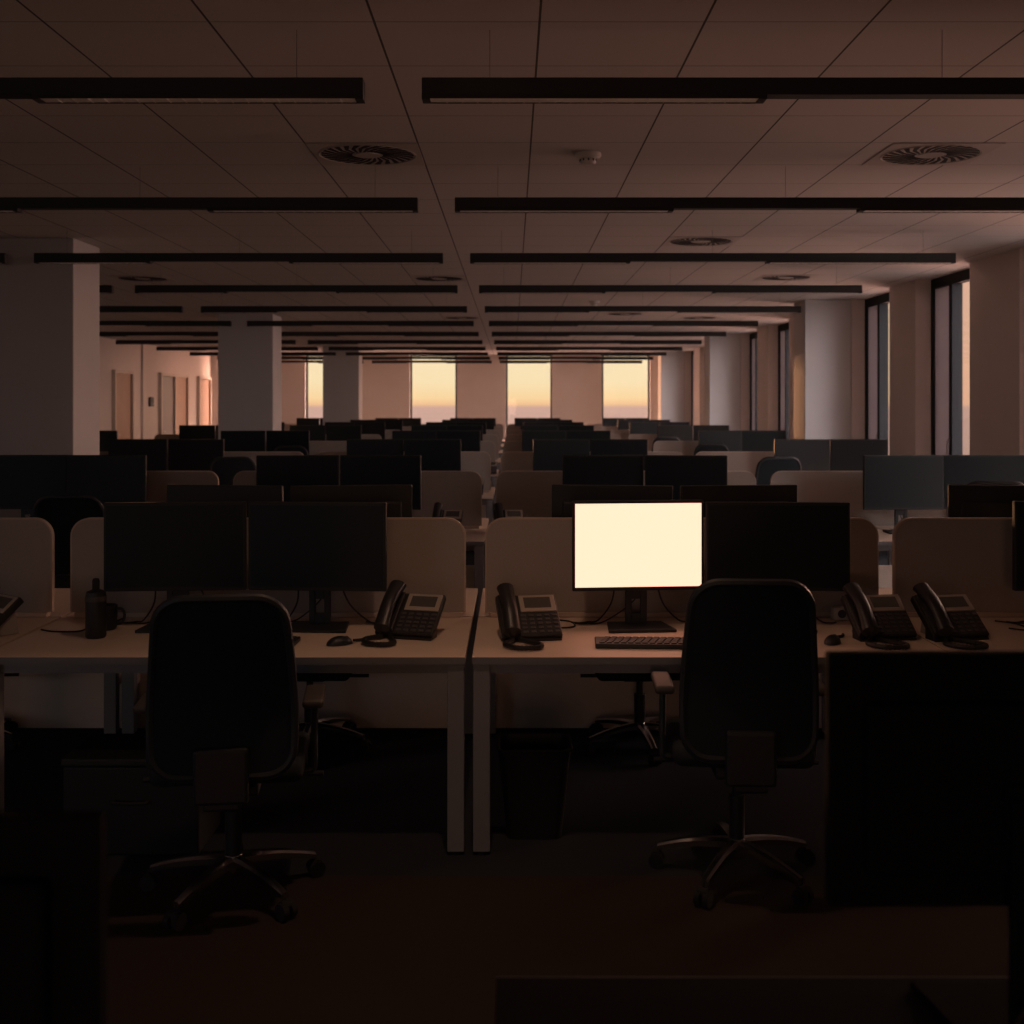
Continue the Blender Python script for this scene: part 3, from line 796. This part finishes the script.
# ------------------------------------------------------------------ under the desks
r = empty('waste_bin', 'dark open waste bin under the desk right of the gap', 'waste bin', None, (.085, 4.44, 0))
def bin_mesh():
    b = bmesh.new(); R = []
    for (sx, sy, z) in ((.105, .085, 0), (.138, .112, .338), (.142, .116, .348), (.130, .104, .348), (.098, .078, .012)):
        R.append([b.verts.new((p[0], p[1], z)) for p in rrect(-sx, sx, -sy, sy, .035, 5)])
    n = len(R[0])
    for i in range(4):
        for j in range(n): b.faces.new((R[i][j], R[i][(j+1) % n], R[i+1][(j+1) % n], R[i+1][j]))
    b.faces.new(R[0][::-1]); b.faces.new(R[-1]); return b
m = MB(); m._merge(bin_mesh()); m.build('body', M['bin'], r, True)
MB().tube([(p[0], p[1], .346) for p in rrect(-.141, .141, -.115, .115, .036, 5)], .006, 6, False, True).build('rim', M['rubber'], r, True)
r = empty('storage_box', 'low black storage box under the front left desk', 'storage box', None, (-1.40, 4.36, 0))
MB().box(-.25, .25, -.16, .16, 0, .325, .008).build('body', M['bin'], r)
MB().box(-.257, .257, -.167, .167, .3255, .357, .008).build('lid', M['bin'], r)
MB().tube([(-.06, -.163, .20), (-.055, -.185, .20), (.055, -.185, .20), (.06, -.163, .20)], .007).build('handle', M['rubber'], r, True)

# ------------------------------------------------------------------ the row the photographer stands in
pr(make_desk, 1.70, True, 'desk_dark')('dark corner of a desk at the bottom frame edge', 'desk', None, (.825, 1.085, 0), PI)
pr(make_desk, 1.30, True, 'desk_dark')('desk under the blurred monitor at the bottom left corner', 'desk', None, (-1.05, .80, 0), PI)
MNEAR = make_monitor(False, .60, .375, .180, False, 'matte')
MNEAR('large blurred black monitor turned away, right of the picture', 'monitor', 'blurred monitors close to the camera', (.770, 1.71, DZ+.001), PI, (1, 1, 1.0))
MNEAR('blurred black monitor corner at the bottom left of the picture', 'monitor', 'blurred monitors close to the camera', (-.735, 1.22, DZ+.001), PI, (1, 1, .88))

# ------------------------------------------------------------------ sky and light
W = bpy.data.worlds.new('dusk_sky'); bpy.context.scene.world = W; W.use_nodes = True
nt = W.node_tree; N = nt.nodes; L = nt.links; bg = N['Background']
tc = N.new('ShaderNodeTexCoord'); sp = N.new('ShaderNodeSeparateXYZ'); L.new(tc.outputs['Generated'], sp.inputs[0])
def ramp(sock, a, b, stops):
    mr = N.new('ShaderNodeMapRange'); mr.inputs['From Min'].default_value = a; mr.inputs['From Max'].default_value = b
    L.new(sock, mr.inputs['Value'])
    cr = N.new('ShaderNodeValToRGB'); e = cr.color_ramp.elements
    e[0].position, e[0].color = stops[0][0], (*stops[0][1], 1); e[1].position, e[1].color = stops[-1][0], (*stops[-1][1], 1)
    for p, c in stops[1:-1]:
        q = e.new(p); q.color = (*c, 1)
    L.new(mr.outputs[0], cr.inputs[0]); return cr.outputs[0]
# elevation: haze below the horizon, orange band on it, cream above, dusk blue overhead
def banded(near, wide, reach=.10):
    a = N.new('ShaderNodeMath'); a.operation = 'ABSOLUTE'; L.new(sp.outputs[2], a.inputs[0])
    g_ = N.new('ShaderNodeMath'); g_.operation = 'GREATER_THAN'; g_.inputs[1].default_value = reach; L.new(a.outputs[0], g_.inputs[0])
    m_ = N.new('ShaderNodeMix'); m_.data_type = 'RGBA'; L.new(g_.outputs[0], m_.inputs[0])
    L.new(ramp(sp.outputs[2], -reach, reach, near), m_.inputs[6]); L.new(ramp(sp.outputs[2], -1, 1, wide), m_.inputs[7]); return m_.outputs[2]
west = banded([(0, (.40, .25, .21)), (.35, (.60, .38, .32)), (.49, (.66, .40, .32)), (.503, (.93, .56, .30)), (.53, (1.0, .70, .37)), (.60, (1.0, .79, .48)), (1, (1.0, .82, .56))],
              [(0, (.10, .07, .06)), (.44, (.30, .19, .16)), (.45, (.40, .25, .21)), (.55, (1.0, .82, .56)), (.68, (.75, .52, .36)), (1, (.30, .25, .27))])
glow = ramp(sp.outputs[2], -1, 1, [(0, (.10, .06, .05)), (.47, (.40, .20, .15)), (.5, (1.0, .49, .32)), (.60, (1.0, .55, .39)), (.75, (.6, .4, .33)), (1, (.3, .26, .28))])
peach = banded([(0, (.48, .29, .23)), (.49, (.60, .36, .29)), (.503, (.84, .47, .30)), (.7, (.84, .48, .32)), (1, (.80, .48, .34))],
               [(0, (.10, .06, .05)), (.45, (.48, .29, .23)), (.55, (.80, .48, .34)), (.7, (.6, .4, .32)), (1, (.3, .26, .28))])
side = ramp(sp.outputs[2], -1, 1, [(0, (.10, .07, .065)), (.47, (.35, .23, .20)), (.5, (.95, .58, .48)), (.62, (1.0, .66, .57)), (.8, (.7, .52, .48)), (1, (.3, .26, .28))])
back = ramp(sp.outputs[2], -1, 1, [(0, (.05, .06, .07)), (.47, (.22, .24, .26)), (.5, (.66, .72, .78)), (.65, (.62, .76, .90)), (1, (.2, .26, .36))])
def scaled(sock, k):
    v = N.new('ShaderNodeVectorMath'); v.operation = 'SCALE'; L.new(sock, v.inputs[0]); v.inputs['Scale'].default_value = k; return v.outputs[0]
def azmix(a, b, y0, y1):
    az = N.new('ShaderNodeMapRange'); az.interpolation_type = 'SMOOTHSTEP'; az.inputs['From Min'].default_value = y0; az.inputs['From Max'].default_value = y1
    L.new(sp.outputs[1], az.inputs['Value'])
    mx = N.new('ShaderNodeMix'); mx.data_type = 'RGBA'
    L.new(az.outputs[0], mx.inputs[0]); L.new(a, mx.inputs[6]); L.new(b, mx.inputs[7]); return mx.outputs[2]
SIDE, BACK, GLOW, MAUVE = 7.0, 1.2, 27.0, 10.0
def smooth(sock, a, b):
    m_ = N.new('ShaderNodeMapRange'); m_.interpolation_type = 'SMOOTHSTEP'; m_.inputs['From Min'].default_value = a; m_.inputs['From Max'].default_value = b
    L.new(sock, m_.inputs['Value']); return m_.outputs[0]
dusk = ramp(sp.outputs[2], -1, 1, [(0, (.06, .05, .05)), (.47, (.25, .21, .21)), (.5, (.80, .66, .64)), (.65, (.9, .78, .78)), (1, (.25, .25, .30))])
bm_ = N.new('ShaderNodeMix'); bm_.data_type = 'RGBA'
L.new(smooth(sp.outputs[0], .30, .55), bm_.inputs[0]); L.new(scaled(back, BACK), bm_.inputs[6]); L.new(scaled(dusk, MAUVE), bm_.inputs[7])
sky = azmix(bm_.outputs[2], scaled(side, SIDE), -.60, -.10)
sky = azmix(sky, scaled(glow, GLOW), .15, .60)
sky = azmix(sky, peach, .72, .88)
sky = azmix(sky, west, .93, .975)
L.new(sky, bg.inputs['Color'])
bg.inputs['Strength'].default_value = 1.0

# the low sun, out of sight behind the second pillar, reaching in through the end windows
sl = bpy.data.lights.new('low_sun', 'SUN'); sl.energy = SUN; sl.color = (1.0, .46, .22); sl.angle = math.radians(1.2)
so_ = bpy.data.objects.new('low_sun', sl); C.objects.link(so_)
sd = Vector((math.sin(math.radians(13.5)), -math.cos(math.radians(13.5)), -math.tan(math.radians(2.0))))
so_.rotation_euler = sd.to_track_quat('-Z', 'Y').to_euler(); so_.location = (-8, 45, 6)

# ------------------------------------------------------------------ camera
cam = bpy.data.cameras.new('camera'); co = bpy.data.objects.new('camera', cam); C.objects.link(co)
co.location = (0, 0, H); co.rotation_euler = (PI/2, 0, 0)
cam.sensor_width = 36; cam.lens = 36*F/1024; cam.shift_y = -(512-405)/1024
cam.clip_start = .05; cam.clip_end = 200
cam.dof.use_dof = True; cam.dof.focus_distance = 4.8; cam.dof.aperture_fstop = 4.0
s = bpy.context.scene; s.camera = co
s.view_settings.view_transform = 'Standard'; s.view_settings.look = 'None'
s.view_settings.exposure = 0.0; s.view_settings.gamma = 1.0; s.view_settings.use_curve_mapping = False
s.cycles.use_denoising = True
s.cycles.max_bounces = 10; s.cycles.diffuse_bounces = 6; s.cycles.sample_clamp_indirect = 4
s.cycles.caustics_reflective = False; s.cycles.caustics_refractive = False
